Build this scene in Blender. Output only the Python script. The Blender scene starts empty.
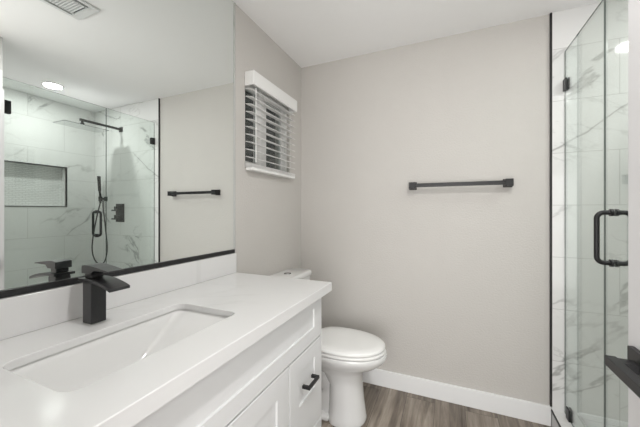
import bpy, bmesh, math, random
from mathutils import Vector, Matrix
random.seed(7)
PI = math.pi
scene = bpy.context.scene
COL = scene.collection

# ------------------------------------------------------------------ camera
cam_data = bpy.data.cameras.new('camera')
cam_data.sensor_width = 36.0
cam_data.lens = 294.7 / 640 * 36.0
cam_data.shift_y = -2.4 / 640
cam_data.clip_start = 0.02
cam = bpy.data.objects.new('camera', cam_data)
cam.location = (1.10, 0.0, 1.27)
cam.rotation_euler = (PI / 2, 0, 0.4098)
COL.objects.link(cam)
scene.camera = cam

# ------------------------------------------------------------------ world, light, exposure
world = bpy.data.worlds.new('world')
scene.world = world
world.use_nodes = True
world.node_tree.nodes['Background'].inputs[0].default_value = (0.75, 0.85, 0.8, 1)
world.node_tree.nodes['Background'].inputs[1].default_value = 0.02


def area(name, loc, rot, size, size_y, watts, color=(1, 1, 1), shape='RECTANGLE'):
    l = bpy.data.lights.new(name, 'AREA')
    l.shape = shape
    l.size = size
    if shape in ('RECTANGLE', 'ELLIPSE'):
        l.size_y = size_y
    l.energy = watts
    l.color = color
    o = bpy.data.objects.new(name, l)
    o.location = loc
    o.rotation_euler = rot
    COL.objects.link(o)
    return o


HALL_W, CAN_W, SHOWER_W = 68, 13, 6.2
area('hall_fill_light', (1.1, -1.3, 0.98), (PI / 2 + 0.12, 0, 0), 2.0, 1.7, HALL_W, (1.0, 0.985, 0.97))  # unseen soft fill added in the hall to brighten room and ceiling, no window there

scene.view_settings.view_transform = 'Standard'
scene.view_settings.look = 'None'
scene.view_settings.gamma = 1
scene.view_settings.use_curve_mapping = False
scene.view_settings.exposure = 0.22
scene.cycles.use_denoising = True
scene.cycles.max_bounces = 14
scene.cycles.glossy_bounces = 8
scene.cycles.transparent_max_bounces = 24
scene.cycles.diffuse_bounces = 8
scene.cycles.sample_clamp_indirect = 6


# ------------------------------------------------------------------ materials
def new_mat(name):
    m = bpy.data.materials.new(name)
    m.use_nodes = True
    nt = m.node_tree
    return m, nt, nt.nodes['Principled BSDF'], nt.nodes['Material Output']


def simple(name, col, rough=0.5, metal=0.0, noise=0.0, nscale=40.0, bump=0.0, bscale=200.0, spec=0.5, coat=0.0):
    m, nt, b, out = new_mat(name)
    b.inputs['Roughness'].default_value = rough
    b.inputs['Metallic'].default_value = metal
    b.inputs['Specular IOR Level'].default_value = spec
    b.inputs['Coat Weight'].default_value = coat
    b.inputs['Coat Roughness'].default_value = 0.05
    tc = nt.nodes.new('ShaderNodeTexCoord')
    n = nt.nodes.new('ShaderNodeTexNoise')
    n.inputs['Scale'].default_value = nscale
    n.inputs['Detail'].default_value = 3
    nt.links.new(tc.outputs['Object'], n.inputs['Vector'])
    mx = nt.nodes.new('ShaderNodeMix')
    mx.data_type = 'RGBA'
    mx.inputs[6].default_value = (*[c * (1 - noise) for c in col], 1)
    mx.inputs[7].default_value = (*[min(1, c * (1 + noise)) for c in col], 1)
    nt.links.new(n.outputs['Fac'], mx.inputs[0])
    nt.links.new(mx.outputs[2], b.inputs['Base Color'])
    if bump:
        n2 = nt.nodes.new('ShaderNodeTexNoise')
        n2.inputs['Scale'].default_value = bscale
        n2.inputs['Detail'].default_value = 2
        nt.links.new(tc.outputs['Object'], n2.inputs['Vector'])
        bp = nt.nodes.new('ShaderNodeBump')
        bp.inputs['Strength'].default_value = bump
        bp.inputs['Distance'].default_value = 0.002
        nt.links.new(n2.outputs['Fac'], bp.inputs['Height'])
        nt.links.new(bp.outputs['Normal'], b.inputs['Normal'])
    return m


def math_node(nt, op, a, b=None, c=None):
    n = nt.nodes.new('ShaderNodeMath')
    n.operation = op
    for i, v in enumerate((a, b, c)):
        if v is None:
            continue
        if isinstance(v, (int, float)):
            n.inputs[i].default_value = v
        else:
            nt.links.new(v, n.inputs[i])
    return n.outputs[0]


def vein_layer(nt, vec, w, scale, width, detail=4, rough=0.55, dist=0.6):
    n = nt.nodes.new('ShaderNodeTexNoise')
    n.noise_dimensions = '4D'
    n.inputs['Scale'].default_value = scale
    n.inputs['Detail'].default_value = detail
    n.inputs['Roughness'].default_value = rough
    n.inputs['Distortion'].default_value = dist
    nt.links.new(vec, n.inputs['Vector'])
    nt.links.new(w, n.inputs['W'])
    d = math_node(nt, 'ABSOLUTE', math_node(nt, 'SUBTRACT', n.outputs['Fac'], 0.5))
    r = nt.nodes.new('ShaderNodeMapRange')
    r.interpolation_type = 'SMOOTHSTEP'
    r.inputs['From Min'].default_value = 0.0
    r.inputs['From Max'].default_value = width
    r.inputs['To Min'].default_value = 1.0
    r.inputs['To Max'].default_value = 0.0
    nt.links.new(d, r.inputs['Value'])
    return r.outputs[0]


def stone(name, axis, base, vein, grout, bw, rh, mortar, v_off, u_off=0.0, vein_amt=0.75, rough=0.08, stagger=0.5,
          vscale=1.35, fine=0.3, tiled=True):
    """polished stone: grey veins over white, cut into a grid of tiles with thin grout"""
    m, nt, b, out = new_mat(name)
    g = nt.nodes.new('ShaderNodeNewGeometry')
    sp = nt.nodes.new('ShaderNodeSeparateXYZ')
    nt.links.new(g.outputs['Position'], sp.inputs[0])
    U = {'x': sp.outputs[0], 'y': sp.outputs[1], 'z': sp.outputs[0]}[axis]
    V = sp.outputs[1] if axis == 'z' else sp.outputs[2]
    cb = nt.nodes.new('ShaderNodeCombineXYZ')
    nt.links.new(math_node(nt, 'SUBTRACT', U, u_off), cb.inputs[0])
    nt.links.new(math_node(nt, 'SUBTRACT', V, v_off), cb.inputs[1])
    br = nt.nodes.new('ShaderNodeTexBrick')
    br.offset = stagger
    br.inputs['Color1'].default_value = (0, 0, 0, 1)
    br.inputs['Color2'].default_value = (1, 1, 1, 1)
    br.inputs['Mortar'].default_value = (0.5, 0.5, 0.5, 1)
    br.inputs['Scale'].default_value = 1.0
    br.inputs['Mortar Size'].default_value = mortar
    br.inputs['Mortar Smooth'].default_value = 0.1
    br.inputs['Bias'].default_value = 0.0
    br.inputs['Brick Width'].default_value = bw
    br.inputs['Row Height'].default_value = rh
    nt.links.new(cb.outputs[0], br.inputs['Vector'])
    sc = nt.nodes.new('ShaderNodeSeparateColor')
    nt.links.new(br.outputs['Color'], sc.inputs[0])
    w = math_node(nt, 'MULTIPLY', sc.outputs[0], 9.0 if tiled else 0.0)
    # veins run diagonally in the plane of the slab
    cw = nt.nodes.new('ShaderNodeCombineXYZ')
    nt.links.new(U, cw.inputs[0])
    nt.links.new(V, cw.inputs[1])
    maps = []
    for ang in (0.65, -0.5):
        vm = nt.nodes.new('ShaderNodeMapping')
        vm.vector_type = 'TEXTURE'
        vm.inputs['Rotation'].default_value = (0, 0, ang)
        vm.inputs['Scale'].default_value = (2.4, 0.75, 1)
        nt.links.new(cw.outputs[0], vm.inputs['Vector'])
        maps.append(vm.outputs[0])
    v1 = vein_layer(nt, maps[0], w, vscale, 0.011, 6, 0.55, 0.25)
    v2 = vein_layer(nt, maps[1], w, vscale * 1.5, 0.010, 6, 0.6, 0.3)
    mk = nt.nodes.new('ShaderNodeTexNoise')
    mk.inputs['Scale'].default_value = 2.2
    nt.links.new(g.outputs['Position'], mk.inputs['Vector'])
    mr = nt.nodes.new('ShaderNodeMapRange')
    mr.inputs['From Min'].default_value = 0.45
    mr.inputs['From Max'].default_value = 0.62
    nt.links.new(mk.outputs['Fac'], mr.inputs['Value'])
    cl = vein_layer(nt, maps[0], w, vscale, 0.06, 6, 0.55, 0.25)
    tot = math_node(nt, 'ADD', math_node(nt, 'MULTIPLY', math_node(nt, 'MULTIPLY', v1, mr.outputs[0]), vein_amt),
                    math_node(nt, 'MULTIPLY', v2, math_node(nt, 'MULTIPLY', mr.outputs[0], fine)))
    tot = math_node(nt, 'ADD', tot, math_node(nt, 'MULTIPLY', math_node(nt, 'MULTIPLY', cl, mr.outputs[0]), vein_amt * 0.12))
    tot = math_node(nt, 'MINIMUM', tot, 1.0)
    mx = nt.nodes.new('ShaderNodeMix')
    mx.data_type = 'RGBA'
    mx.inputs[6].default_value = (*base, 1)
    mx.inputs[7].default_value = (*vein, 1)
    nt.links.new(tot, mx.inputs[0])
    last = mx.outputs[2]
    if tiled:
        mg = nt.nodes.new('ShaderNodeMix')
        mg.data_type = 'RGBA'
        mg.inputs[7].default_value = (*grout, 1)
        nt.links.new(br.outputs['Fac'], mg.inputs[0])
        nt.links.new(last, mg.inputs[6])
        last = mg.outputs[2]
        bp = nt.nodes.new('ShaderNodeBump')
        bp.invert = True
        bp.inputs['Strength'].default_value = 0.4
        bp.inputs['Distance'].default_value = 0.001
        nt.links.new(br.outputs['Fac'], bp.inputs['Height'])
        nt.links.new(bp.outputs['Normal'], b.inputs['Normal'])
    nt.links.new(last, b.inputs['Base Color'])
    b.inputs['Roughness'].default_value = rough
    return m


def wood_floor(name):
    m, nt, b, out = new_mat(name)
    g = nt.nodes.new('ShaderNodeNewGeometry')
    sp = nt.nodes.new('ShaderNodeSeparateXYZ')
    nt.links.new(g.outputs['Position'], sp.inputs[0])
    cb = nt.nodes.new('ShaderNodeCombineXYZ')
    nt.links.new(math_node(nt, 'ADD', sp.outputs[1], 0.35), cb.inputs[0])
    nt.links.new(math_node(nt, 'ADD', sp.outputs[0], 0.06), cb.inputs[1])
    br = nt.nodes.new('ShaderNodeTexBrick')
    br.offset = 0.37
    br.inputs['Color1'].default_value = (0, 0, 0, 1)
    br.inputs['Color2'].default_value = (1, 1, 1, 1)
    br.inputs['Mortar'].default_value = (0.5, 0.5, 0.5, 1)
    br.inputs['Scale'].default_value = 1
    br.inputs['Mortar Size'].default_value = 0.0012
    br.inputs['Brick Width'].default_value = 1.22
    br.inputs['Row Height'].default_value = 0.18
    nt.links.new(cb.outputs[0], br.inputs['Vector'])
    sc = nt.nodes.new('ShaderNodeSeparateColor')
    nt.links.new(br.outputs['Color'], sc.inputs[0])
    w = math_node(nt, 'MULTIPLY', sc.outputs[0], 13.0)
    mp = nt.nodes.new('ShaderNodeMapping')
    mp.inputs['Scale'].default_value = (26, 1.6, 1)
    nt.links.new(g.outputs['Position'], mp.inputs['Vector'])
    n1 = nt.nodes.new('ShaderNodeTexNoise')
    n1.noise_dimensions = '4D'
    n1.inputs['Scale'].default_value = 1.0
    n1.inputs['Detail'].default_value = 6
    n1.inputs['Roughness'].default_value = 0.65
    n1.inputs['Distortion'].default_value = 0.9
    nt.links.new(mp.outputs[0], n1.inputs['Vector'])
    nt.links.new(w, n1.inputs['W'])
    mp2 = nt.nodes.new('ShaderNodeMapping')
    mp2.inputs['Scale'].default_value = (9, 2.2, 1)
    nt.links.new(g.outputs['Position'], mp2.inputs['Vector'])
    n2 = nt.nodes.new('ShaderNodeTexNoise')
    n2.noise_dimensions = '4D'
    n2.inputs['Scale'].default_value = 1.0
    n2.inputs['Detail'].default_value = 3
    nt.links.new(mp2.outputs[0], n2.inputs['Vector'])
    nt.links.new(w, n2.inputs['W'])
    v = math_node(nt, 'ADD', math_node(nt, 'MULTIPLY', n1.outputs['Fac'], 0.6), math_node(nt, 'MULTIPLY', n2.outputs['Fac'], 0.4))
    v = math_node(nt, 'ADD', v, math_node(nt, 'MULTIPLY', math_node(nt, 'SUBTRACT', sc.outputs[0], 0.5), 0.10))
    cr = nt.nodes.new('ShaderNodeValToRGB')
    e = cr.color_ramp.elements
    e[0].position = 0.37
    e[0].color = (0.085, 0.066, 0.052, 1)
    e[1].position = 0.64
    e[1].color = (0.40, 0.345, 0.29, 1)
    x = cr.color_ramp.elements.new(0.5)
    x.color = (0.22, 0.183, 0.15, 1)
    nt.links.new(v, cr.inputs[0])
    mg = nt.nodes.new('ShaderNodeMix')
    mg.data_type = 'RGBA'
    mg.inputs[7].default_value = (0.06, 0.05, 0.04, 1)
    nt.links.new(br.outputs['Fac'], mg.inputs[0])
    nt.links.new(cr.outputs[0], mg.inputs[6])
    nt.links.new(mg.outputs[2], b.inputs['Base Color'])
    b.inputs['Roughness'].default_value = 0.45
    bp = nt.nodes.new('ShaderNodeBump')
    bp.inputs['Strength'].default_value = 0.15
    bp.inputs['Distance'].default_value = 0.001
    nt.links.new(n1.outputs['Fac'], bp.inputs['Height'])
    nt.links.new(bp.outputs['Normal'], b.inputs['Normal'])
    return m


def glass_mat(name, tint, gloss_max=1.0, ior=1.5):
    m, nt, b, out = new_mat(name)
    nt.nodes.remove(b)
    t = nt.nodes.new('ShaderNodeBsdfTransparent')
    t.inputs[0].default_value = (*tint, 1)
    gl = nt.nodes.new('ShaderNodeBsdfGlossy')
    gl.inputs['Roughness'].default_value = 0.0
    gl.inputs[0].default_value = (gloss_max, gloss_max, gloss_max, 1)
    fr = nt.nodes.new('ShaderNodeFresnel')
    gm = nt.nodes.new('ShaderNodeNewGeometry')
    # the sheet is thin: both faces reflect like air-to-glass
    nt.links.new(math_node(nt, 'MULTIPLY_ADD', gm.outputs['Backfacing'], 1 / ior - ior, ior), fr.inputs[0])
    mx = nt.nodes.new('ShaderNodeMixShader')
    nt.links.new(fr.outputs[0], mx.inputs[0])
    nt.links.new(t.outputs[0], mx.inputs[1])
    nt.links.new(gl.outputs[0], mx.inputs[2])
    nt.links.new(mx.outputs[0], out.inputs[0])
    return m


def emit_mat(name, col, s):
    m, nt, b, out = new_mat(name)
    b.inputs['Base Color'].default_value = (0.8, 0.8, 0.8, 1)
    b.inputs['Emission Color'].default_value = (*col, 1)
    b.inputs['Emission Strength'].default_value = s
    return m


M = {}
M['paint'] = simple('greige_wall_paint', (0.565, 0.545, 0.52), 0.6, noise=0.012, nscale=6, bump=1.0, bscale=100, spec=0.3)
M['ceiling'] = simple('white_ceiling_paint', (0.92, 0.92, 0.92), 0.75, noise=0.01, nscale=5, bump=0.2, bscale=120, spec=0.2)
M['trim_white'] = simple('white_trim_paint', (0.84, 0.845, 0.85), 0.4, noise=0.005)
M['cabinet'] = simple('white_cabinet_paint', (0.70, 0.705, 0.71), 0.35, noise=0.006)
M['door_white'] = simple('white_door_paint', (0.68, 0.675, 0.685), 0.4, noise=0.005)
M['black'] = simple('matte_black_metal', (0.019, 0.019, 0.020), 0.38, metal=0.25, noise=0.1, nscale=90)
M['black_faucet'] = simple('satin_black_faucet', (0.042, 0.042, 0.044), 0.28, metal=0.35, noise=0.1, nscale=60)
M['porcelain'] = simple('white_porcelain', (0.74, 0.74, 0.735), 0.12, noise=0.004, coat=0.25)
M['plastic'] = simple('white_plastic', (0.83, 0.83, 0.82), 0.3, noise=0.004)
M['blind'] = simple('white_faux_wood', (0.84, 0.84, 0.83), 0.4, noise=0.008, nscale=25)
M['vinyl'] = simple('white_vinyl', (0.78, 0.78, 0.77), 0.35, noise=0.004)
M['steel'] = simple('polished_steel', (0.72, 0.73, 0.73), 0.06, metal=1.0, noise=0.01)
M['rim_black'] = simple('dark_rim', (0.03, 0.03, 0.03), 0.4)
M['chrome'] = simple('chrome', (0.35, 0.35, 0.35), 0.12, metal=1.0, noise=0.01)
M['dark'] = simple('dark_duct', (0.05, 0.05, 0.05), 0.8)
M['vent_white'] = simple('white_enamel', (0.74, 0.75, 0.75), 0.4, noise=0.005)
M['glass'] = glass_mat('clear_shower_glass', (0.942, 0.972, 0.956))
M['glass_edge'] = simple('green_glass_edge', (0.06, 0.085, 0.075), 0.2, noise=0.02)
M['pane'] = glass_mat('window_glass', (0.9, 0.93, 0.92))
m_, nt_, b_, o_ = new_mat('silvered_mirror')
b_.inputs['Metallic'].default_value = 1.0
b_.inputs['Roughness'].default_value = 0.0
b_.inputs['Base Color'].default_value = (0.865, 0.895, 0.88, 1)
M['mirror'] = m_
M['mirror_edge'] = simple('ground_mirror_edge', (0.48, 0.48, 0.47), 0.3, noise=0.01)
BASE, VEIN, GROUT = (0.77, 0.77, 0.765), (0.36, 0.36, 0.355), (0.50, 0.50, 0.49)
M['tile_x'] = stone('marble_tile_back', 'x', BASE, VEIN, GROUT, 0.61, 0.305, 0.0014, 0.085, 1.66, stagger=0.5)
M['tile_y'] = stone('marble_tile_side', 'y', BASE, VEIN, GROUT, 0.61, 0.305, 0.0014, 0.085, 2.14, stagger=0.5)
M['tile_z'] = stone('marble_curb', 'z', BASE, VEIN, GROUT, 0.61, 0.61, 0.0014, 0.0, 1.66, vein_amt=0.35)
M['mosaic'] = stone('niche_mosaic', 'y', (0.76, 0.77, 0.76), (0.42, 0.43, 0.42), (0.5, 0.5, 0.5), 0.05, 0.018, 0.0015, 0.0,
                    0.0, vein_amt=0.5, rough=0.15)
M['pan'] = stone('shower_floor_mosaic', 'z', (0.72, 0.72, 0.71), (0.4, 0.4, 0.4), (0.5, 0.5, 0.5), 0.05, 0.05, 0.002, 0, 0, stagger=0.0, rough=0.3)
M['quartz'] = stone('white_quartz', 'z', (0.68, 0.68, 0.68), (0.47, 0.47, 0.465), GROUT, 3, 3, 0, 0, 0, vein_amt=0.22, rough=0.14, vscale=1.3, fine=0.06, tiled=False)
M['floor'] = wood_floor('grey_brown_planks')


# ------------------------------------------------------------------ mesh helpers (everything in world metres)
class MB:
    def __init__(self):
        self.bm = bmesh.new()

    def box(self, x0, x1, y0, y1, z0, z1, bevel=0.0, seg=2):
        t = bmesh.new()
        bmesh.ops.create_cube(t, size=1.0)
        for v in t.verts:
            v.co = Vector(((x0 + x1) / 2 + v.co.x * (x1 - x0), (y0 + y1) / 2 + v.co.y * (y1 - y0), (z0 + z1) / 2 + v.co.z * (z1 - z0)))
        if bevel:
            bmesh.ops.bevel(t, geom=list(t.edges), offset=bevel, segments=seg, affect='EDGES', profile=0.5)
        self.merge(t)
        return self

    def merge(self, t, mat=None):
        if mat is not None:
            bmesh.ops.transform(t, matrix=mat, verts=t.verts)
        me = bpy.data.meshes.new('tmp')
        t.to_mesh(me)
        t.free()
        self.bm.from_mesh(me)
        bpy.data.meshes.remove(me)
        return self

    def cyl(self, p, q, r, r2=None, n=24):
        p, q = Vector(p), Vector(q)
        d = q - p
        t = bmesh.new()
        bmesh.ops.create_cone(t, cap_ends=True, segments=n, radius1=r, radius2=r if r2 is None else r2, depth=d.length)
        self.merge(t, Matrix.Translation((p + q) / 2) @ d.to_track_quat('Z', 'Y').to_matrix().to_4x4())
        return self

    def tube(self, pts, r, n=12, smooth=0):
        pts = [Vector(p) for p in pts]
        if smooth:
            P = [pts[0] * 2 - pts[1]] + pts + [pts[-1] * 2 - pts[-2]]
            out = []
            for i in range(1, len(P) - 2):
                for k in range(smooth):
                    t = k / smooth
                    a, b, c, d = P[i - 1], P[i], P[i + 1], P[i + 2]
                    out.append(0.5 * ((2 * b) + (c - a) * t + (2 * a - 5 * b + 4 * c - d) * t * t + (3 * b - a - 3 * c + d) * t ** 3))
            out.append(pts[-1])
            pts = out
        rings = []
        up = None
        for i, p in enumerate(pts):
            d = (pts[min(i + 1, len(pts) - 1)] - pts[max(i - 1, 0)]).normalized()
            if up is None:
                up = d.orthogonal().normalized()
            up = (up - d * up.dot(d)).normalized()
            s = d.cross(up)
            rings.append([self.bm.verts.new(p + r * (math.cos(a) * up + math.sin(a) * s)) for a in [2 * PI * k / n for k in range(n)]])
        self.skin(rings)
        return self

    def skin(self, rings, cap=True):
        n = len(rings[0])
        for a, b in zip(rings, rings[1:]):
            for k in range(n):
                self.bm.faces.new((a[k], a[(k + 1) % n], b[(k + 1) % n], b[k]))
        if cap:
            self.bm.faces.new(list(reversed(rings[0])))
            self.bm.faces.new(rings[-1])

    def loft(self, loops, cap=True):
        self.skin([[self.bm.verts.new(p) for p in l] for l in loops], cap)
        return self

    def prism(self, prof, axis, a, b):
        """polygon prof (list of 2-tuples) extruded along an axis from a to b"""
        def mk(u, v, w):
            return {'x': (w, u, v), 'y': (u, w, v), 'z': (u, v, w)}[axis]
        self.loft([[mk(u, v, a) for u, v in prof], [mk(u, v, b) for u, v in prof]])
        return self

    def build(self, name, mat, parent=None, label=None, smooth=False, origin=None, bevel=0, angle=40):
        bmesh.ops.recalc_face_normals(self.bm, faces=self.bm.faces)
        xs = [v.co for v in self.bm.verts]
        lo = Vector([min(c[i] for c in xs) for i in range(3)])
        hi = Vector([max(c[i] for c in xs) for i in range(3)])
        o = Vector(origin) if origin else Vector(((lo.x + hi.x) / 2, (lo.y + hi.y) / 2, lo.z))
        for v in self.bm.verts:
            v.co -= o
        me = bpy.data.meshes.new(name)
        self.bm.to_mesh(me)
        self.bm.free()
        for mm in (mat if isinstance(mat, (list, tuple)) else [mat]):
            me.materials.append(mm)
        ob = bpy.data.objects.new(name, me)
        ob['wpos'] = list(o)
        if parent is not None:
            ob.parent = parent
            ob.location = o - Vector(parent['wpos'])
        else:
            ob.location = o
        COL.objects.link(ob)
        if smooth:
            for p in me.polygons:
                p.use_smooth = True
            me.set_sharp_from_angle(angle=math.radians(angle))
        if bevel:
            md = ob.modifiers.new('bevel', 'BEVEL')
            md.width = bevel
            md.segments = 2
            md.limit_method = 'ANGLE'
        if label:
            ob['label'] = label
        return ob


def thing(name, loc, label, cat, group=None):
    o = bpy.data.objects.new(name, None)
    o.empty_display_size = 0.05
    o.location = loc
    o['wpos'] = list(loc)
    o['label'] = label
    o['category'] = cat
    if group:
        o['group'] = group
    COL.objects.link(o)
    return o


def tag(o, label, cat, group=None):
    o['label'] = label
    o['category'] = cat
    if group:
        o['group'] = group
    return o


def struct(o, label=None):
    o['kind'] = 'structure'
    if label:
        o['label'] = label
    return o


def rrect(x0, x1, y0, y1, r, n=8):
    pts = []
    for cx, cy, a0 in ((x1 - r, y1 - r, 0), (x0 + r, y1 - r, PI / 2), (x0 + r, y0 + r, PI), (x1 - r, y0 + r, 3 * PI / 2)):
        for k in range(n + 1):
            a = a0 + PI / 2 * k / n
            pts.append((cx + r * math.cos(a), cy + r * math.sin(a)))
    return pts


def fill_ring(bm, outer, inner):
    """flat face between two closed loops of verts"""
    es = []
    for l in (outer, inner):
        for i in range(len(l)):
            a, b = l[i], l[(i + 1) % len(l)]
            e = bm.edges.get((a, b)) or bm.edges.new((a, b))
            es.append(e)
    bmesh.ops.triangle_fill(bm, use_beauty=True, use_dissolve=False, edges=es)


# ------------------------------------------------------------------ dimensions
H = 2.44
Y = 2.15            # painted back wall
YT = 2.14           # face of the shower tile on the back wall
T = 1.66            # where paint ends and tile begins
G = 1.724           # shower glass
S = 2.74            # far shower wall
YE = 0.10           # room face of the entry wall
YH = 0.97           # shower wall the glass door hangs from
ZC = 0.929          # counter top

# ------------------------------------------------------------------ setting
struct(MB().box(-0.12, T + 0.1, -2.6, Y + 0.1, -0.06, 0).build('floor', M['floor']), 'grey-brown wood plank floor')
struct(MB().box(-0.2, S + 0.2, -2.6, Y + 0.12, H, H + 0.06).build('ceiling', M['ceiling']), 'flat white ceiling')
# window opening in the left wall
WY0, WY1, WZ0, WZ1 = 1.418, 1.945, 1.53, 2.06
w = MB()
w.box(-0.12, 0, -0.02, WY0, 0, H).box(-0.12, 0, WY1, Y, 0, H).box(-0.12, 0, WY0, WY1, 0, WZ0).box(-0.12, 0, WY0, WY1, WZ1, H)
struct(w.build('wall_left', M['paint']), 'greige wall with the window')
struct(MB().box(-0.12, T, Y, Y + 0.1, 0, H).build('wall_back', M['paint']), 'greige painted wall with the black bar')
struct(MB().box(T + 0.001, S + 0.1, YT, Y + 0.1, 0, H).build('wall_shower_back', M['tile_x']), 'white marble tiled wall with grey veins')
# far shower wall with the niche cut out
NY0, NY1, NZ0, NZ1 = 1.15, 1.853, 1.322, 1.742
w = MB()
w.box(S, S + 0.1, 0.85, NY0, 0, H).box(S, S + 0.1, NY1, YT, 0, H).box(S, S + 0.1, NY0, NY1, 0, NZ0).box(S, S + 0.1, NY0, NY1, NZ1, H)
struct(w.build('wall_shower_far', M['tile_y']), 'marble tiled wall with the niche')
struct(MB().box(S + 0.09, S + 0.1, NY0 - 0.01, NY1 + 0.01, NZ0 - 0.01, NZ1 + 0.01).build('wall_niche', M['mosaic']), 'small mosaic back of the niche')
struct(MB().box(T, S, 0.85, YH, 0, H).build('wall_shower_front', M['tile_x']))
struct(MB().box(T, T + 0.1, YE - 0.12, 0.849, 0, H).build('wall_right', M['paint']))
# entry wall with the doorway the photograph was taken from
DX0, DX1, DZ = 0.70, 1.522, 2.055
w = MB()
w.box(-0.12, DX0, YE - 0.12, YE, 0, H).box(DX1, T - 0.001, YE - 0.12, YE, 0, H).box(DX0, DX1, YE - 0.12, YE, DZ, H)
struct(w.build('wall_front', M['paint']))
# hall behind the doorway
struct(MB().box(-0.4, -0.3, -2.6, YE - 0.12, 0, H).build('wall_hall_left', M['paint']))
struct(MB().box(2.5, 2.6, -2.6, YE - 0.12, 0, H).build('wall_hall_right', M['paint']))
struct(MB().box(T + 0.101, 2.6, -2.6, YE - 0.13, -0.06, 0).build('floor_hall', M['floor']))
struct(MB().box(-0.4, -0.121, -2.6, YE - 0.13, -0.06, 0).build('floor_hall_side', M['floor']))
# skirting boards
struct(MB().box(0.016, T - 0.002, Y - 0.015, Y, 0, 0.116, 0.003).build('baseboard_back', M['trim_white']), 'white baseboard under the black bar')
struct(MB().box(0.0, 0.015, 1.32, Y, 0, 0.116, 0.003).build('baseboard_left', M['trim_white']))
struct(MB().box(T - 0.015, T, YE + 0.001, 0.955, 0, 0.116, 0.003).build('baseboard_right', M['trim_white']))
# black edge trim of the tile
struct(MB().box(T - 0.007, T + 0.003, YT - 0.003, Y - 0.0005, 0.116, H).build('trim_1', M['black']), 'black metal edge strip between paint and marble')
# shower curb and its black edge
struct(MB().box(T, 1.79, YH, YT, 0, 0.098).build('trim_2', M['tile_z']), 'white marble shower curb')
struct(MB().box(T - 0.004, T + 0.003, YH, YT, 0.092, 0.1005).build('trim_3', M['black']), 'black metal edge of the shower curb')
struct(MB().box(1.79, S, YH, YT, -0.02, 0.02).build('floor_shower', M['pan']))
# black border of the niche
w = MB()
e = 0.008
w.box(S - 0.004, S + 0.02, NY0 - e, NY1 + e, NZ1, NZ1 + e).box(S - 0.004, S + 0.02, NY0 - e, NY1 + e, NZ0 - e, NZ0)
w.box(S - 0.004, S + 0.02, NY0 - e, NY0, NZ0, NZ1).box(S - 0.004, S + 0.02, NY1, NY1 + e, NZ0, NZ1)
struct(w.build('trim_4', M['black']), 'black metal border of the shower niche')
# doorway casing
w = MB()
w.box(DX0 - 0.06, DX0, YE, YE + 0.012, 0, DZ + 0.06).box(DX0, DX1, YE, YE + 0.012, DZ, DZ + 0.06).box(DX1, DX1 + 0.06, YE, YE + 0.012, 0, DZ + 0.06)
struct(w.build('trim_5', M['trim_white']), 'white door casing')

# ------------------------------------------------------------------ window
wf = struct(MB().box(-0.075, -0.020, WY0, WY0 + 0.018, WZ0, WZ1).box(-0.075, -0.020, WY1 - 0.022, WY1, WZ0, WZ1)
            .box(-0.075, -0.020, WY0 + 0.018, WY1 - 0.022, WZ0, WZ0 + 0.02).box(-0.075, -0.020, WY0 + 0.018, WY1 - 0.022, WZ1 - 0.02, WZ1)
            .build('window_1', M['vinyl']), 'small white sliding window behind the blind')


def sash(y0, y1, x0, x1, t0, t1):
    f = MB()
    t = 0.025
    z0, z1 = WZ0 + 0.02, WZ1 - 0.02
    f.box(x0, x1, y0, y0 + t0, z0, z1).box(x0, x1, y1 - t1, y1, z0, z1)
    f.box(x0, x1, y0 + t0, y1 - t1, z0, z0 + t).box(x0, x1, y0 + t0, y1 - t1, z1 - t, z1)
    s = f.build('sash', M['vinyl'], wf)
    MB().box((x0 + x1) / 2 - 0.002, (x0 + x1) / 2 + 0.002, y0 + t0, y1 - t1, z0 + t, z1 - t).build('pane', M['pane'], s)


# two sashes, the meeting stiles overlap in the middle
sash(WY0 + 0.018, 1.632, -0.044, -0.026, 0.018, 0.06)
sash(1.625, WY1 - 0.022, -0.066, -0.046, 0.085, 0.02)

bl = thing('window_blind', (0.0, 1.675, 1.512), 'white slatted blind with a boxy valance over the small window', 'blind')
BY0, BY1 = 1.420, 1.950
v = MB()
v.box(0.052, 0.066, BY0 - 0.004, BY1 + 0.004, 2.010, 2.092, 0.003).box(0.001, 0.0519, BY0 - 0.004, BY0 + 0.008, 2.010, 2.092, 0.002)
v.box(0.001, 0.0519, BY1 - 0.008, BY1 + 0.004, 2.010, 2.092, 0.002)
v.build('valance', M['blind'], bl)
MB().box(0.004, 0.048, BY0 + 0.012, BY1 - 0.012, 2.040, 2.084, 0.002).build('headrail', M['vinyl'], bl)
s = MB()
zz = [1.532, 1.537, 1.542, 1.547, 1.552]
z = 1.590
while z < 2.035:
    zz.append(z)
    z += 0.0445
for z in zz:
    prof = []
    for k in range(7):
        u = -1 + 2 * k / 6
        prof.append((0.027 + 0.0235 * u, z + 0.0006 * (1 - u * u) - 0.0048 * u))
    prof += [(a, b - 0.003) for a, b in reversed(prof)]
    s.prism(prof, 'y', BY0, BY1)
s.build('slats', M['blind'], bl)
MB().box(0.004, 0.050, BY0, BY1, 1.512, 1.529, 0.003).build('bottom_rail', M['blind'], bl)
for y in (1.50, 1.88):
    MB().cyl((0.0515, y, 1.515), (0.0515, y, 2.02), 0.0009, n=8).cyl((0.003, y, 1.515), (0.003, y, 2.02), 0.0012, n=8).build('ladder_cord', M['plastic'], bl)
w = MB().cyl((0.0565, 1.45, 1.60), (0.0565, 1.45, 2.0), 0.003, n=10).cyl((0.0565, 1.45, 1.56), (0.0565, 1.45, 1.60), 0.0045, 0.003, n=10)
w.build('tilt_wand', M['plastic'], bl, smooth=True)

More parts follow.
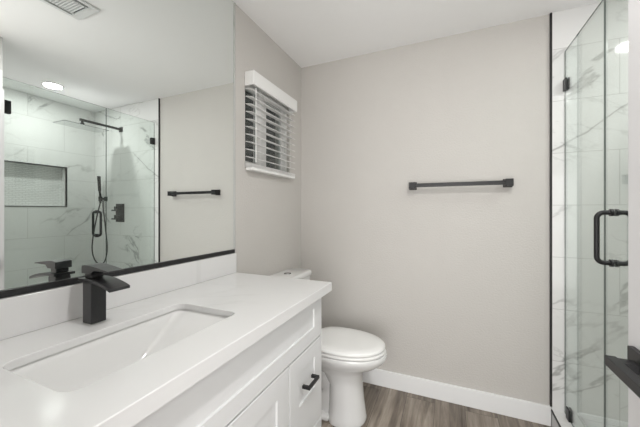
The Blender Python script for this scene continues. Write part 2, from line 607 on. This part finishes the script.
# ------------------------------------------------------------------ mirror
mi = thing('wall_mirror', (0.0, 0.71, 1.037), 'large mirror over the vanity with a black bottom channel', 'mirror')
mm = MB()
mm.box(0.0004, 0.0025, YE + 0.003, 1.320, 1.045, H - 0.004)
ob = mm.build('mirror_glass', [M['mirror'], M['mirror_edge']], mi)
for p in ob.data.polygons:
    p.material_index = 0 if abs(p.normal.x) > 0.5 else 1
MB().box(0.0028, 0.011, YE + 0.003, 1.318, 1.038, 1.057, 0.001).box(0.0004, 0.0028, YE + 0.003, 1.318, 1.038, 1.0445).build('bottom_channel', M['black'], mi)
MB().box(0.001, 0.0085, 1.3205, 1.327, 1.038, H - 0.004, 0.001).build('side_edge', M['mirror_edge'], mi)

# ------------------------------------------------------------------ vanity
XF = 0.546
VY0, VY1 = YE + 0.004, 1.297
va = thing('vanity_cabinet', (0.28, 0.70, 0.0), 'white shaker vanity cabinet with black pulls under the counter', 'cabinet')
b = MB()
b.box(0.003, XF - 0.021, VY0, VY0 + 0.018, 0.1, 0.9085).box(0.003, XF - 0.021, VY1 - 0.018, VY1, 0.0, 0.9085)
b.box(0.003, XF - 0.021, VY0 + 0.018, VY1 - 0.018, 0.1, 0.118).box(0.003, 0.015, VY0 + 0.018, VY1 - 0.018, 0.118, 0.9085)
b.box(XF - 0.040, XF - 0.021, VY0 + 0.018, VY1 - 0.018, 0.118, 0.9085)
b.build('carcass', M['cabinet'], va)
MB().box(0.44, 0.455, VY0 + 0.002, VY1 - 0.0185, 0.001, 0.0995).build('toe_kick', M['cabinet'], va)


def shaker(y0, y1, z0, z1, fy, fz0, fz1, name):
    """door or drawer front: flat frame with a recessed centre panel"""
    m = MB()
    x0, x1 = XF - 0.0205, XF
    iy0, iy1, iz0, iz1 = y0 + fy, y1 - fy, z0 + fz0, z1 - fz1
    c = 0.002
    loops = [[(x0, y0, z0), (x0, y1, z0), (x0, y1, z1), (x0, y0, z1)],
             [(x1 - .0015, y0, z0), (x1 - .0015, y1, z0), (x1 - .0015, y1, z1), (x1 - .0015, y0, z1)],
             [(x1, y0 + .0015, z0 + .0015), (x1, y1 - .0015, z0 + .0015), (x1, y1 - .0015, z1 - .0015), (x1, y0 + .0015, z1 - .0015)],
             [(x1, iy0, iz0), (x1, iy1, iz0), (x1, iy1, iz1), (x1, iy0, iz1)],
             [(x1 - .0065, iy0 + c, iz0 + c), (x1 - .0065, iy1 - c, iz0 + c), (x1 - .0065, iy1 - c, iz1 - c), (x1 - .0065, iy0 + c, iz1 - c)]]
    m.loft(loops)
    return m.build(name, M['cabinet'], va)


def pull(parent, y, z, vertical=False, L=0.10):
    m = MB()
    t = 0.0065
    a = L / 2
    if vertical:
        m.box(XF + 0.025, XF + 0.036, y - t, y + t, z - a, z + a, 0.001)
        for k in (-1, 1):
            m.box(XF + 0.0003, XF + 0.026, y - t, y + t, z + k * (a - t) - t, z + k * (a - t) + t, 0.001)
    else:
        m.box(XF + 0.025, XF + 0.036, y - a, y + a, z - t, z + t, 0.001)
        for k in (-1, 1):
            m.box(XF + 0.0003, XF + 0.026, y + k * (a - t) - t, y + k * (a - t) + t, z - t, z + t, 0.001)
    m.build('pull', M['black'], parent, label='matte black bar pull')


shaker(VY0 + 0.003, VY1 - 0.003, 0.684, 0.884, 0.082, 0.060, 0.054, 'false_front')
d1 = shaker(0.987, VY1 - 0.003, 0.300, 0.677, 0.076, 0.172, 0.068, 'drawer')
d2 = shaker(0.987, VY1 - 0.003, 0.122, 0.294, 0.076, 0.064, 0.064, 'drawer')
pull(d1, 1.138, 0.542)
pull(d2, 1.138, 0.208)
ym = (VY0 + 0.983) / 2
c1 = shaker(VY0 + 0.003, ym - 0.002, 0.122, 0.677, 0.082, 0.064, 0.078, 'door')
c2 = shaker(ym + 0.002, 0.980, 0.122, 0.677, 0.082, 0.064, 0.078, 'door')
pull(c1, ym - 0.04, 0.53, True)
pull(c2, ym + 0.04, 0.53, True)

# countertop with the sink cut-out
SX0, SX1, SY0, SY1, SR = 0.185, 0.452, 0.314, 0.801, 0.032
ct = thing('countertop', (0.29, 0.71, 0.889), 'white quartz countertop with faint grey veins on the vanity', 'countertop')
m = MB()
CX1, CY0, CY1, CZ0 = 0.588, YE + 0.002, 1.320, 0.889
hole = rrect(SX0, SX1, SY0, SY1, SR)
outer = [(0.002, CY0), (CX1, CY0), (CX1, CY1), (0.002, CY1)]
bev = 0.002


def vl(pts, z, off=0.0):
    return [m.bm.verts.new((p[0], p[1], z)) for p in pts]


hc = ((SX0 + SX1) / 2, (SY0 + SY1) / 2)
ot = vl([(0.002 + bev, CY0 + bev), (CX1 - bev, CY0 + bev), (CX1 - bev, CY1 - bev), (0.002 + bev, CY1 - bev)], ZC)
om = vl(outer, ZC - bev)
ZS = 0.909
ob_ = vl(outer, ZS)
it = vl(rrect(SX0 - bev, SX1 + bev, SY0 - bev, SY1 + bev, SR + bev), ZC)
im = vl(hole, ZC - bev)
ib = vl(hole, ZS)
m.skin([ot, om, ob_], cap=False)
m.skin([it, im, ib], cap=False)
fill_ring(m.bm, ot, it)
fill_ring(m.bm, ob_, ib)
m.box(CX1 - 0.02, CX1, CY0, CY1, CZ0, ZS).box(0.002, CX1 - 0.02, CY1 - 0.02, CY1, CZ0, ZS)
m.build('slab', M['quartz'], ct)
MB().box(0.0015, 0.021, CY0, 1.319, ZC + 0.0003, 1.0365, 0.0015).build('backsplash', M['quartz'], ct)

# undermount basin
sk = thing('sink', (0.318, 0.557, 0.735), 'white rectangular undermount sink set in the quartz counter', 'sink')
m = MB()
o = 0.008
CZS = 0.9085
specs = [(CZS, -o, -o, -o, SR + o), (CZS - 0.006, -o + .001, -o + .002, -o + .002, SR + o), (CZS - 0.014, -.003, .000, .004, SR + .003)]
for k in range(1, 17):   # inside wall, going down: steep back and front, long ramps at both ends
    t = k / 16
    specs.append((CZS - 0.014 - 0.140 * (1 - (1 - t) ** 1.25), -.003 + .010 * t + .075 * t ** 7, .000 + .155 * t, .004 + .205 * t, SR + .012 * t))
inner = [[(x, y, z) for x, y in rrect(SX0 + i, SX1 - i, SY0 + a, SY1 - bb, r)] for z, i, a, bb, r in specs]
rimo = [(x, y, CZS) for x, y in rrect(SX0 - 0.03, SX1 + 0.03, SY0 - 0.03, SY1 + 0.03, SR + 0.03)]
rimb = [(x, y, CZS - 0.012) for x, y in rrect(SX0 - 0.03, SX1 + 0.03, SY0 - 0.03, SY1 + 0.03, SR + 0.03)]
outs = [[(x, y, z - 0.014) for x, y in rrect(SX0 + i - 0.012, SX1 - i + 0.012, SY0 + a - 0.012, SY1 - bb + 0.012, r + 0.012)] for z, i, a, bb, r in specs]
loops = list(reversed(inner)) + [rimo, rimb] + outs[1:]
m.loft(loops)
m.build('basin', M['porcelain'], sk, smooth=True, angle=70)
zb = CZS - 0.154
MB().cyl((0.318, 0.542, zb + 0.0005), (0.318, 0.542, zb + 0.004), 0.03, 0.028).cyl((0.318, 0.542, zb + 0.004), (0.318, 0.542, zb + 0.009), 0.02, 0.017).build('drain', M['black'], sk, smooth=True)

# ------------------------------------------------------------------ faucet
FX, FY = 0.098, 0.558
fa = thing('faucet', (FX, FY, ZC), 'matte black square waterfall faucet standing behind the sink', 'faucet')
hw = 0.0215
MB().box(FX - hw, FX + hw, FY - hw, FY + hw, ZC + 0.0005, 1.053, 0.0015).build('body', M['black_faucet'], fa)
# waterfall spout: a plate that bends down to the front
top = []
for k in range(13):
    u = k / 12
    x = FX - 0.030 + u * 0.152
    zt = 1.0665 - 0.020 * max(0, (u - 0.25) / 0.75) ** 2.0
    top.append((x, zt))
prof = top + [(x, z - 0.0085) for x, z in reversed(top)]
sp = MB().prism(prof, 'y', FY - 0.030, FY + 0.030)
sp.box(FX - hw + .001, FX + hw - .001, FY - hw + .001, FY + hw - .001, 1.0525, 1.060)
sp.build('spout', M['black_faucet'], fa, smooth=True, angle=30, bevel=0.001)
# neck and lever
MB().box(FX - 0.018, FX + 0.017, FY - 0.018, FY + 0.018, 1.0668, 1.0808, 0.003).build('neck', M['black_faucet'], fa)
prof = [(FX - 0.024, 1.081), (FX + 0.022, 1.081), (FX + 0.036, 1.0915), (FX + 0.082, 1.0920), (FX + 0.104, 1.0910), (FX + 0.104, 1.0945),
        (FX + 0.05, 1.1020), (FX + 0.01, 1.1065), (FX - 0.012, 1.106), (FX - 0.024, 1.104)]
MB().prism(prof, 'y', FY - 0.0235, FY + 0.0235).build('lever', M['black_faucet'], fa, bevel=0.0012)

# ------------------------------------------------------------------ toilet
TC = 1.745
to = thing('toilet', (0.40, TC, 0.0), 'white elongated toilet with lid down between vanity and back wall', 'toilet')


def egg(cx, back, front, hw, z, n=48, pb=0.62, pf=1.0):
    pts = []
    for k in range(n):
        a = 2 * PI * k / n
        c, s = math.cos(a), math.sin(a)
        p = pf if c >= 0 else pb
        x = cx + (front if c >= 0 else back) * math.copysign(abs(c) ** p, c)
        y = TC + hw * math.copysign(abs(s) ** (0.92 if c >= 0 else 0.75), s)
        pts.append((x, y, z))
    return pts


m = MB()
m.loft([egg(.52, .10, .122, .118, 0.0005), egg(.52, .10, .126, .120, .010), egg(.52, .10, .122, .115, .03), egg(.52, .095, .110, .106, .12), egg(.52, .095, .102, .103, .22),
        egg(.50, .12, .125, .106, .290), egg(.47, .20, .185, .122, .322), egg(.48, .22, .235, .152, .350), egg(.49, .235, .262, .173, .378),
        egg(.50, .24, .268, .182, .404), egg(.50, .24, .269, .184, .419), egg(.50, .238, .265, .180, .4275)])
m.box(0.02, 0.32, TC - 0.115, TC + 0.115, 0.30, 0.4265, 0.015)
m.box(0.07, 0.44, TC - 0.066, TC + 0.066, 0.0005, 0.33, 0.02)
m.box(0.10, 0.44, TC - 0.105, TC + 0.105, 0.0005, 0.035, 0.012)
m.tube([(.42, TC, .20), (.34, TC, .27), (.26, TC, .25), (.24, TC, .16), (.20, TC, .07)], .088, 20, smooth=6)
m.build('bowl', M['porcelain'], to, smooth=True, angle=50)
MB().loft([egg(.50, .205, .254, .178, .4290), egg(.50, .208, .259, .183, .4335), egg(.50, .208, .259, .183, .4415), egg(.50, .205, .255, .180, .4460)]).build('seat', M['plastic'], to, smooth=True, angle=60)
MB().loft([egg(.50, .204, .253, .178, .4485), egg(.50, .208, .258, .183, .453), egg(.50, .208, .257, .182, .465), egg(.50, .200, .249, .174, .473),
           egg(.50, .16, .20, .135, .477), egg(.50, .07, .10, .06, .479)]).build('lid', M['plastic'], to, smooth=True, angle=60)
for k in (-1, 1):
    MB().cyl((0.275, TC + k * 0.07 - 0.02, 0.444), (0.275, TC + k * 0.07 + 0.02, 0.444), 0.011).build('hinge', M['plastic'], to, smooth=True)


def rb(x0, x1, y0, y1, r, z):
    return [(x, y, z) for x, y in rrect(x0, x1, y0, y1, r, 8)]


m = MB()
m.loft([rb(.03, .180, TC - .180, TC + .180, .04, .4275), rb(.02, .188, TC - .192, TC + .192, .045, .46), rb(.014, .194, TC - .204, TC + .204, .05, .81)])
m.build('tank', M['porcelain'], to, smooth=True, angle=40)
m = MB()
m.loft([rb(.012, .198, TC - .210, TC + .210, .05, .8105), rb(.008, .202, TC - .215, TC + .215, .055, .816), rb(.008, .202, TC - .215, TC + .215, .055, .836),
        rb(.013, .197, TC - .210, TC + .210, .05, .843), rb(.022, .188, TC - .201, TC + .201, .045, .846)])
tl = m.build('tank_lid', M['porcelain'], to, smooth=True, angle=50)
MB().cyl((0.102, TC, .8462), (0.102, TC, .851), 0.025, 0.023, 28).build('flush_button', M['chrome'], tl, smooth=True, label='round chrome flush button')
for k in (-1, 1):
    MB().cyl((0.28, TC + k * 0.090, 0.0352), (0.28, TC + k * 0.090, 0.052), 0.014, 0.010, 16).build('bolt_cap', M['plastic'], to, smooth=True)

# ------------------------------------------------------------------ towel bar
BX0, BX1, BZ = 0.876, 1.440, 1.444
tb = thing('towel_bar', ((BX0 + BX1) / 2, Y, BZ - 0.025), 'long matte black towel bar with square ends on greige wall', 'towel bar')
yb = Y - 0.058
MB().box(BX0 + 0.01, BX1 - 0.01, yb - 0.009, yb + 0.009, BZ - 0.0125, BZ + 0.0125, 0.0012).build('bar', M['black'], tb)
for x in (BX0, BX1):
    m = MB()
    m.box(x - 0.021, x + 0.021, yb - 0.012, Y - 0.010, BZ - 0.022, BZ + 0.022, 0.0015)
    m.box(x - 0.025, x + 0.025, Y - 0.011, Y - 0.0005, BZ - 0.026, BZ + 0.026, 0.0015)
    m.build('bracket', M['black'], tb)

# ------------------------------------------------------------------ shower glass
GT = 0.003
GZ0, GZ1 = 0.104, 2.197
SEAM = 1.664


def glass_sheet(y0, y1, z0, z1, parent):
    ob = MB().box(G - GT, G + GT, y0, y1, z0, z1).build('glass', [M['glass'], M['glass_edge']], parent)
    for p in ob.data.polygons:
        p.material_index = 0 if abs(p.normal.x) > 0.5 else 1
    return ob


fp = thing('glass_screen', (G, 1.90, 0.09), 'fixed clear glass shower panel clamped to the marble back wall', 'glass panel')
glass_sheet(SEAM + 0.002, YT - 0.003, GZ0 - 0.004, GZ1, fp)
for z in (1.998,):
    MB().box(G - 0.011, G - GT - 0.0003, YT - 0.045, YT - 0.0006, z - 0.033, z + 0.033, 0.0015).box(G + GT + 0.0003, G + 0.011, YT - 0.045, YT - 0.0006, z - 0.033, z + 0.033, 0.0015).build('clamp', M['black'], fp)
MB().box(G - 0.011, G - GT - 0.0003, 2.048, 2.092, 0.0986, 0.163, 0.0015).box(G + GT + 0.0003, G + 0.011, 2.048, 2.092, 0.0986, 0.163, 0.0015).build('clamp', M['black'], fp)

sd = thing('shower_door', (G, 1.32, 0.10), 'clear glass shower door with a black tubular pull', 'shower door')
glass_sheet(YH + 0.008, SEAM - 0.002, GZ0 + 0.006, GZ1, sd)
for z in (1.995, 0.33):
    m = MB()
    m.box(G - 0.015, G - GT - 0.0003, YH + 0.010, YH + 0.062, z - 0.045, z + 0.045, 0.002).box(G + GT + 0.0003, G + 0.015, YH + 0.010, YH + 0.062, z - 0.045, z + 0.045, 0.002)
    m.box(G - 0.026, G + 0.026, YH + 0.0005, YH + 0.007, z - 0.045, z + 0.045, 0.001)
    m.build('hinge', M['black'], sd)
PY, PZ0, PZ1, PR = 1.588, 1.056, 1.264, 0.0095
m = MB()
for sgn in (-1, 1):
    a, bx, rc = G + sgn * (GT + 0.0004), G + sgn * 0.055, 0.024
    pts = [(a, PY, PZ0), (bx - sgn * rc, PY, PZ0)]
    for k in range(1, 7):
        t = PI / 2 * k / 6
        pts.append((bx - sgn * rc + sgn * rc * math.sin(t), PY, PZ0 + rc - rc * math.cos(t)))
    pts2 = [(x, y, PZ0 + PZ1 - z) for x, y, z in reversed(pts)]
    m.tube(pts + pts2, PR, 16)
ph = m.build('pull', M['black'], sd, smooth=True, label='black tubular pull on both faces of the glass')
for z in (PZ0, PZ1):
    for sgn in (-1, 1):
        MB().cyl((G + sgn * (GT + 0.0006), PY, z), (G + sgn * (GT + 0.010), PY, z), 0.0150).build('collar', M['black'], ph, smooth=True)

# ------------------------------------------------------------------ shower fittings on the back wall
sh = thing('rain_shower', (2.26, YT, 2.09), 'thin rectangular rain shower head on a long black wall arm', 'shower head')
MB().box(2.26 - 0.027, 2.26 + 0.027, YT - 0.010, YT - 0.0005, 2.181 - 0.027, 2.181 + 0.027, 0.0015).box(2.26 - 0.011, 2.26 + 0.011, 1.735, YT - 0.010, 2.170, 2.192, 0.0015).build('arm', M['black'], sh)
MB().cyl((2.26, 1.757, 2.170), (2.26, 1.757, 2.150), 0.011).cyl((2.26, 1.757, 2.150), (2.26, 1.757, 2.128), 0.018).cyl((2.26, 1.757, 2.128), (2.26, 1.757, 2.1155), 0.026).build('swivel', M['black'], sh, smooth=True)
m = MB()
m.loft([rb(2.16, 2.36, 1.557, 1.957, .012, 2.111), rb(2.16, 2.36, 1.557, 1.957, .012, 2.115)])
hd = m.build('head', [M['steel'], M['rim_black']], sh)
for p in hd.data.polygons:
    p.material_index = 0 if abs(p.normal.z) > 0.5 else 1

vv = thing('shower_valve', (2.275, YT, 1.15), 'matte black rectangular shower valve with two handles on marble', 'shower valve')
MB().box(2.205, 2.345, YT - 0.009, YT - 0.0005, 1.148, 1.352, 0.002).build('plate', M['black'], vv)
for z in (1.300, 1.205):
    MB().box(2.253, 2.297, YT - 0.058, YT - 0.0095, z - 0.022, z + 0.022, 0.003).box(2.285, 2.345, YT - 0.056, YT - 0.044, z - 0.030, z - 0.014, 0.002).build('handle', M['black'], vv)

hs = thing('hand_shower', (2.53, YT, 0.67), 'slim black hand shower with looping hose on the marble wall', 'hand shower')
HX = 2.53
MB().box(HX - 0.025, HX + 0.025, YT - 0.010, YT - 0.0005, 1.385, 1.435, 0.0015).cyl((HX, YT - 0.010, 1.41), (HX, YT - 0.06, 1.41), 0.014).cyl((HX, YT - 0.062, 1.382), (HX, YT - 0.062, 1.435), 0.019).build('holder', M['black'], hs, smooth=True)
MB().tube([(HX, YT - 0.062, 1.36), (HX, YT - 0.062, 1.44), (HX + 0.004, YT - 0.070, 1.52)], 0.0115, 14).cyl((HX + 0.002, YT - 0.068, 1.50), (HX + 0.003, YT - 0.076, 1.665), 0.016, 0.017).build('wand', M['black'], hs, smooth=True)
MB().tube([(HX, YT - 0.062, 1.366), (HX + .035, YT - .08, 1.20), (HX + .10, YT - .085, 0.95), (HX + .115, YT - .08, 0.80), (HX + .075, YT - .07, 0.70), (HX, YT - .06, 0.665),
           (HX - .07, YT - .055, 0.71), (HX - .105, YT - .05, 0.84), (HX - .085, YT - .05, 1.0), (HX - .045, YT - .045, 1.18), (HX - .012, YT - .04, 1.32), (HX - .006, YT - .036, 1.392)], 0.0068, 10, smooth=8).build('hose', M['black'], hs, smooth=True)


# ------------------------------------------------------------------ ceiling fittings
def can_light(name, x, y, r, watts, label):
    t = thing(name, (x, y, H), label, 'ceiling light')
    m = MB()
    n = 40
    rings = []
    for rr, z in ((r + 0.018, H - 0.0004), (r + 0.018, H - 0.004), (r + 0.006, H - 0.009), (r, H - 0.006), (r, H - 0.0004)):
        rings.append([m.bm.verts.new((x + rr * math.cos(2 * PI * k / n), y + rr * math.sin(2 * PI * k / n), z)) for k in range(n)])
    m.skin(rings, cap=False)
    m.build('trim_ring', M['plastic'], t, smooth=True)
    MB().cyl((x, y, H - 0.005), (x, y, H - 0.0006), r - 0.001, n=40).build('diffuser', emit_mat('lamp_diffuser', (1, 0.985, 0.96), 14), t)
    area(name + '_lamp', (x, y, H - 0.012), (0, 0, 0), 2 * r, 0, watts, (1, 0.985, 0.965), 'DISK')


can_light('recessed_light', 2.268, 1.52, 0.066, SHOWER_W, 'round recessed ceiling light over the shower')
can_light('recessed_light', 1.30, 0.56, 0.066, CAN_W, 'round recessed ceiling light by the vanity, out of the shower')

VX0, VX1, VYa, VYb = 0.755, 0.965, 0.755, 1.06
vt = thing('ceiling_vent', ((VX0 + VX1) / 2, (VYa + VYb) / 2, H), 'white ceiling vent grille with dark slots seen in the mirror', 'vent')
m = MB()
zf0, zf1 = H - 0.012, H - 0.0005
m.box(VX0, VX0 + 0.022, VYa, VYb, zf0, zf1, 0.002).box(VX1 - 0.022, VX1, VYa, VYb, zf0, zf1, 0.002)
m.box(VX0 + 0.022, VX1 - 0.022, VYa, VYa + 0.03, zf0, zf1, 0.002).box(VX0 + 0.022, VX1 - 0.022, VYb - 0.03, VYb, zf0, zf1, 0.002)
m.build('frame', M['vent_white'], vt)
MB().box(VX0 + 0.0222, VX1 - 0.0222, VYa + 0.0302, VYb - 0.0302, H - 0.0022, H - 0.0006).build('duct', M['dark'], vt)
m = MB()
y = VYa + 0.036
while y < VYb - 0.053:
    m.box(VX0 + 0.043, VX1 - 0.043, y, y + 0.008, H - 0.012, H - 0.0024)
    y += 0.0145
m.box(VX0 + 0.040, VX0 + 0.0432, VYa + 0.031, VYb - 0.031, H - 0.012, H - 0.0024).box(VX1 - 0.0432, VX1 - 0.040, VYa + 0.031, VYb - 0.031, H - 0.012, H - 0.0024)
m.box(VX0 + 0.0232, VX1 - 0.0232, VYb - 0.044, VYb - 0.0305, H - 0.012, H - 0.0024).box(VX0 + 0.0232, VX1 - 0.0232, VYa + 0.0305, VYa + 0.034, H - 0.012, H - 0.0024)
m.build('louvre', M['vent_white'], vt)

# ------------------------------------------------------------------ entry door, standing open
DF = 1.485
DYE = 0.917
door = MB()
door.box(DF, DF + 0.035, YE + 0.015, DYE, 0.008, 2.04, 0.0015)
d = struct(door.build('door_1', M['door_white']), 'open white entry door with a black lever')
LZ, LY = 0.932, DYE - 0.060
hd = MB().box(DF - 0.058, DF - 0.038, LY - 0.135, LY + 0.018, LZ - 0.011, LZ + 0.011, 0.0015).box(DF - 0.039, DF - 0.011, LY - 0.013, LY + 0.013, LZ - 0.010, LZ + 0.010, 0.001)
hh = hd.build('door_handle', M['black'], d, label='square matte black lever')
MB().box(DF - 0.0125, DF - 0.0003, LY - 0.034, LY + 0.034, LZ - 0.034, LZ + 0.034, 0.0015).build('rose', M['black'], hh)
MB().box(DF + 0.006, DF + 0.029, DYE + 0.0002, DYE + 0.0015, LZ - 0.028, LZ + 0.028).build('latch_plate', M['black'], d)

for o in list(bpy.data.objects):
    if 'wpos' in o:
        del o['wpos']
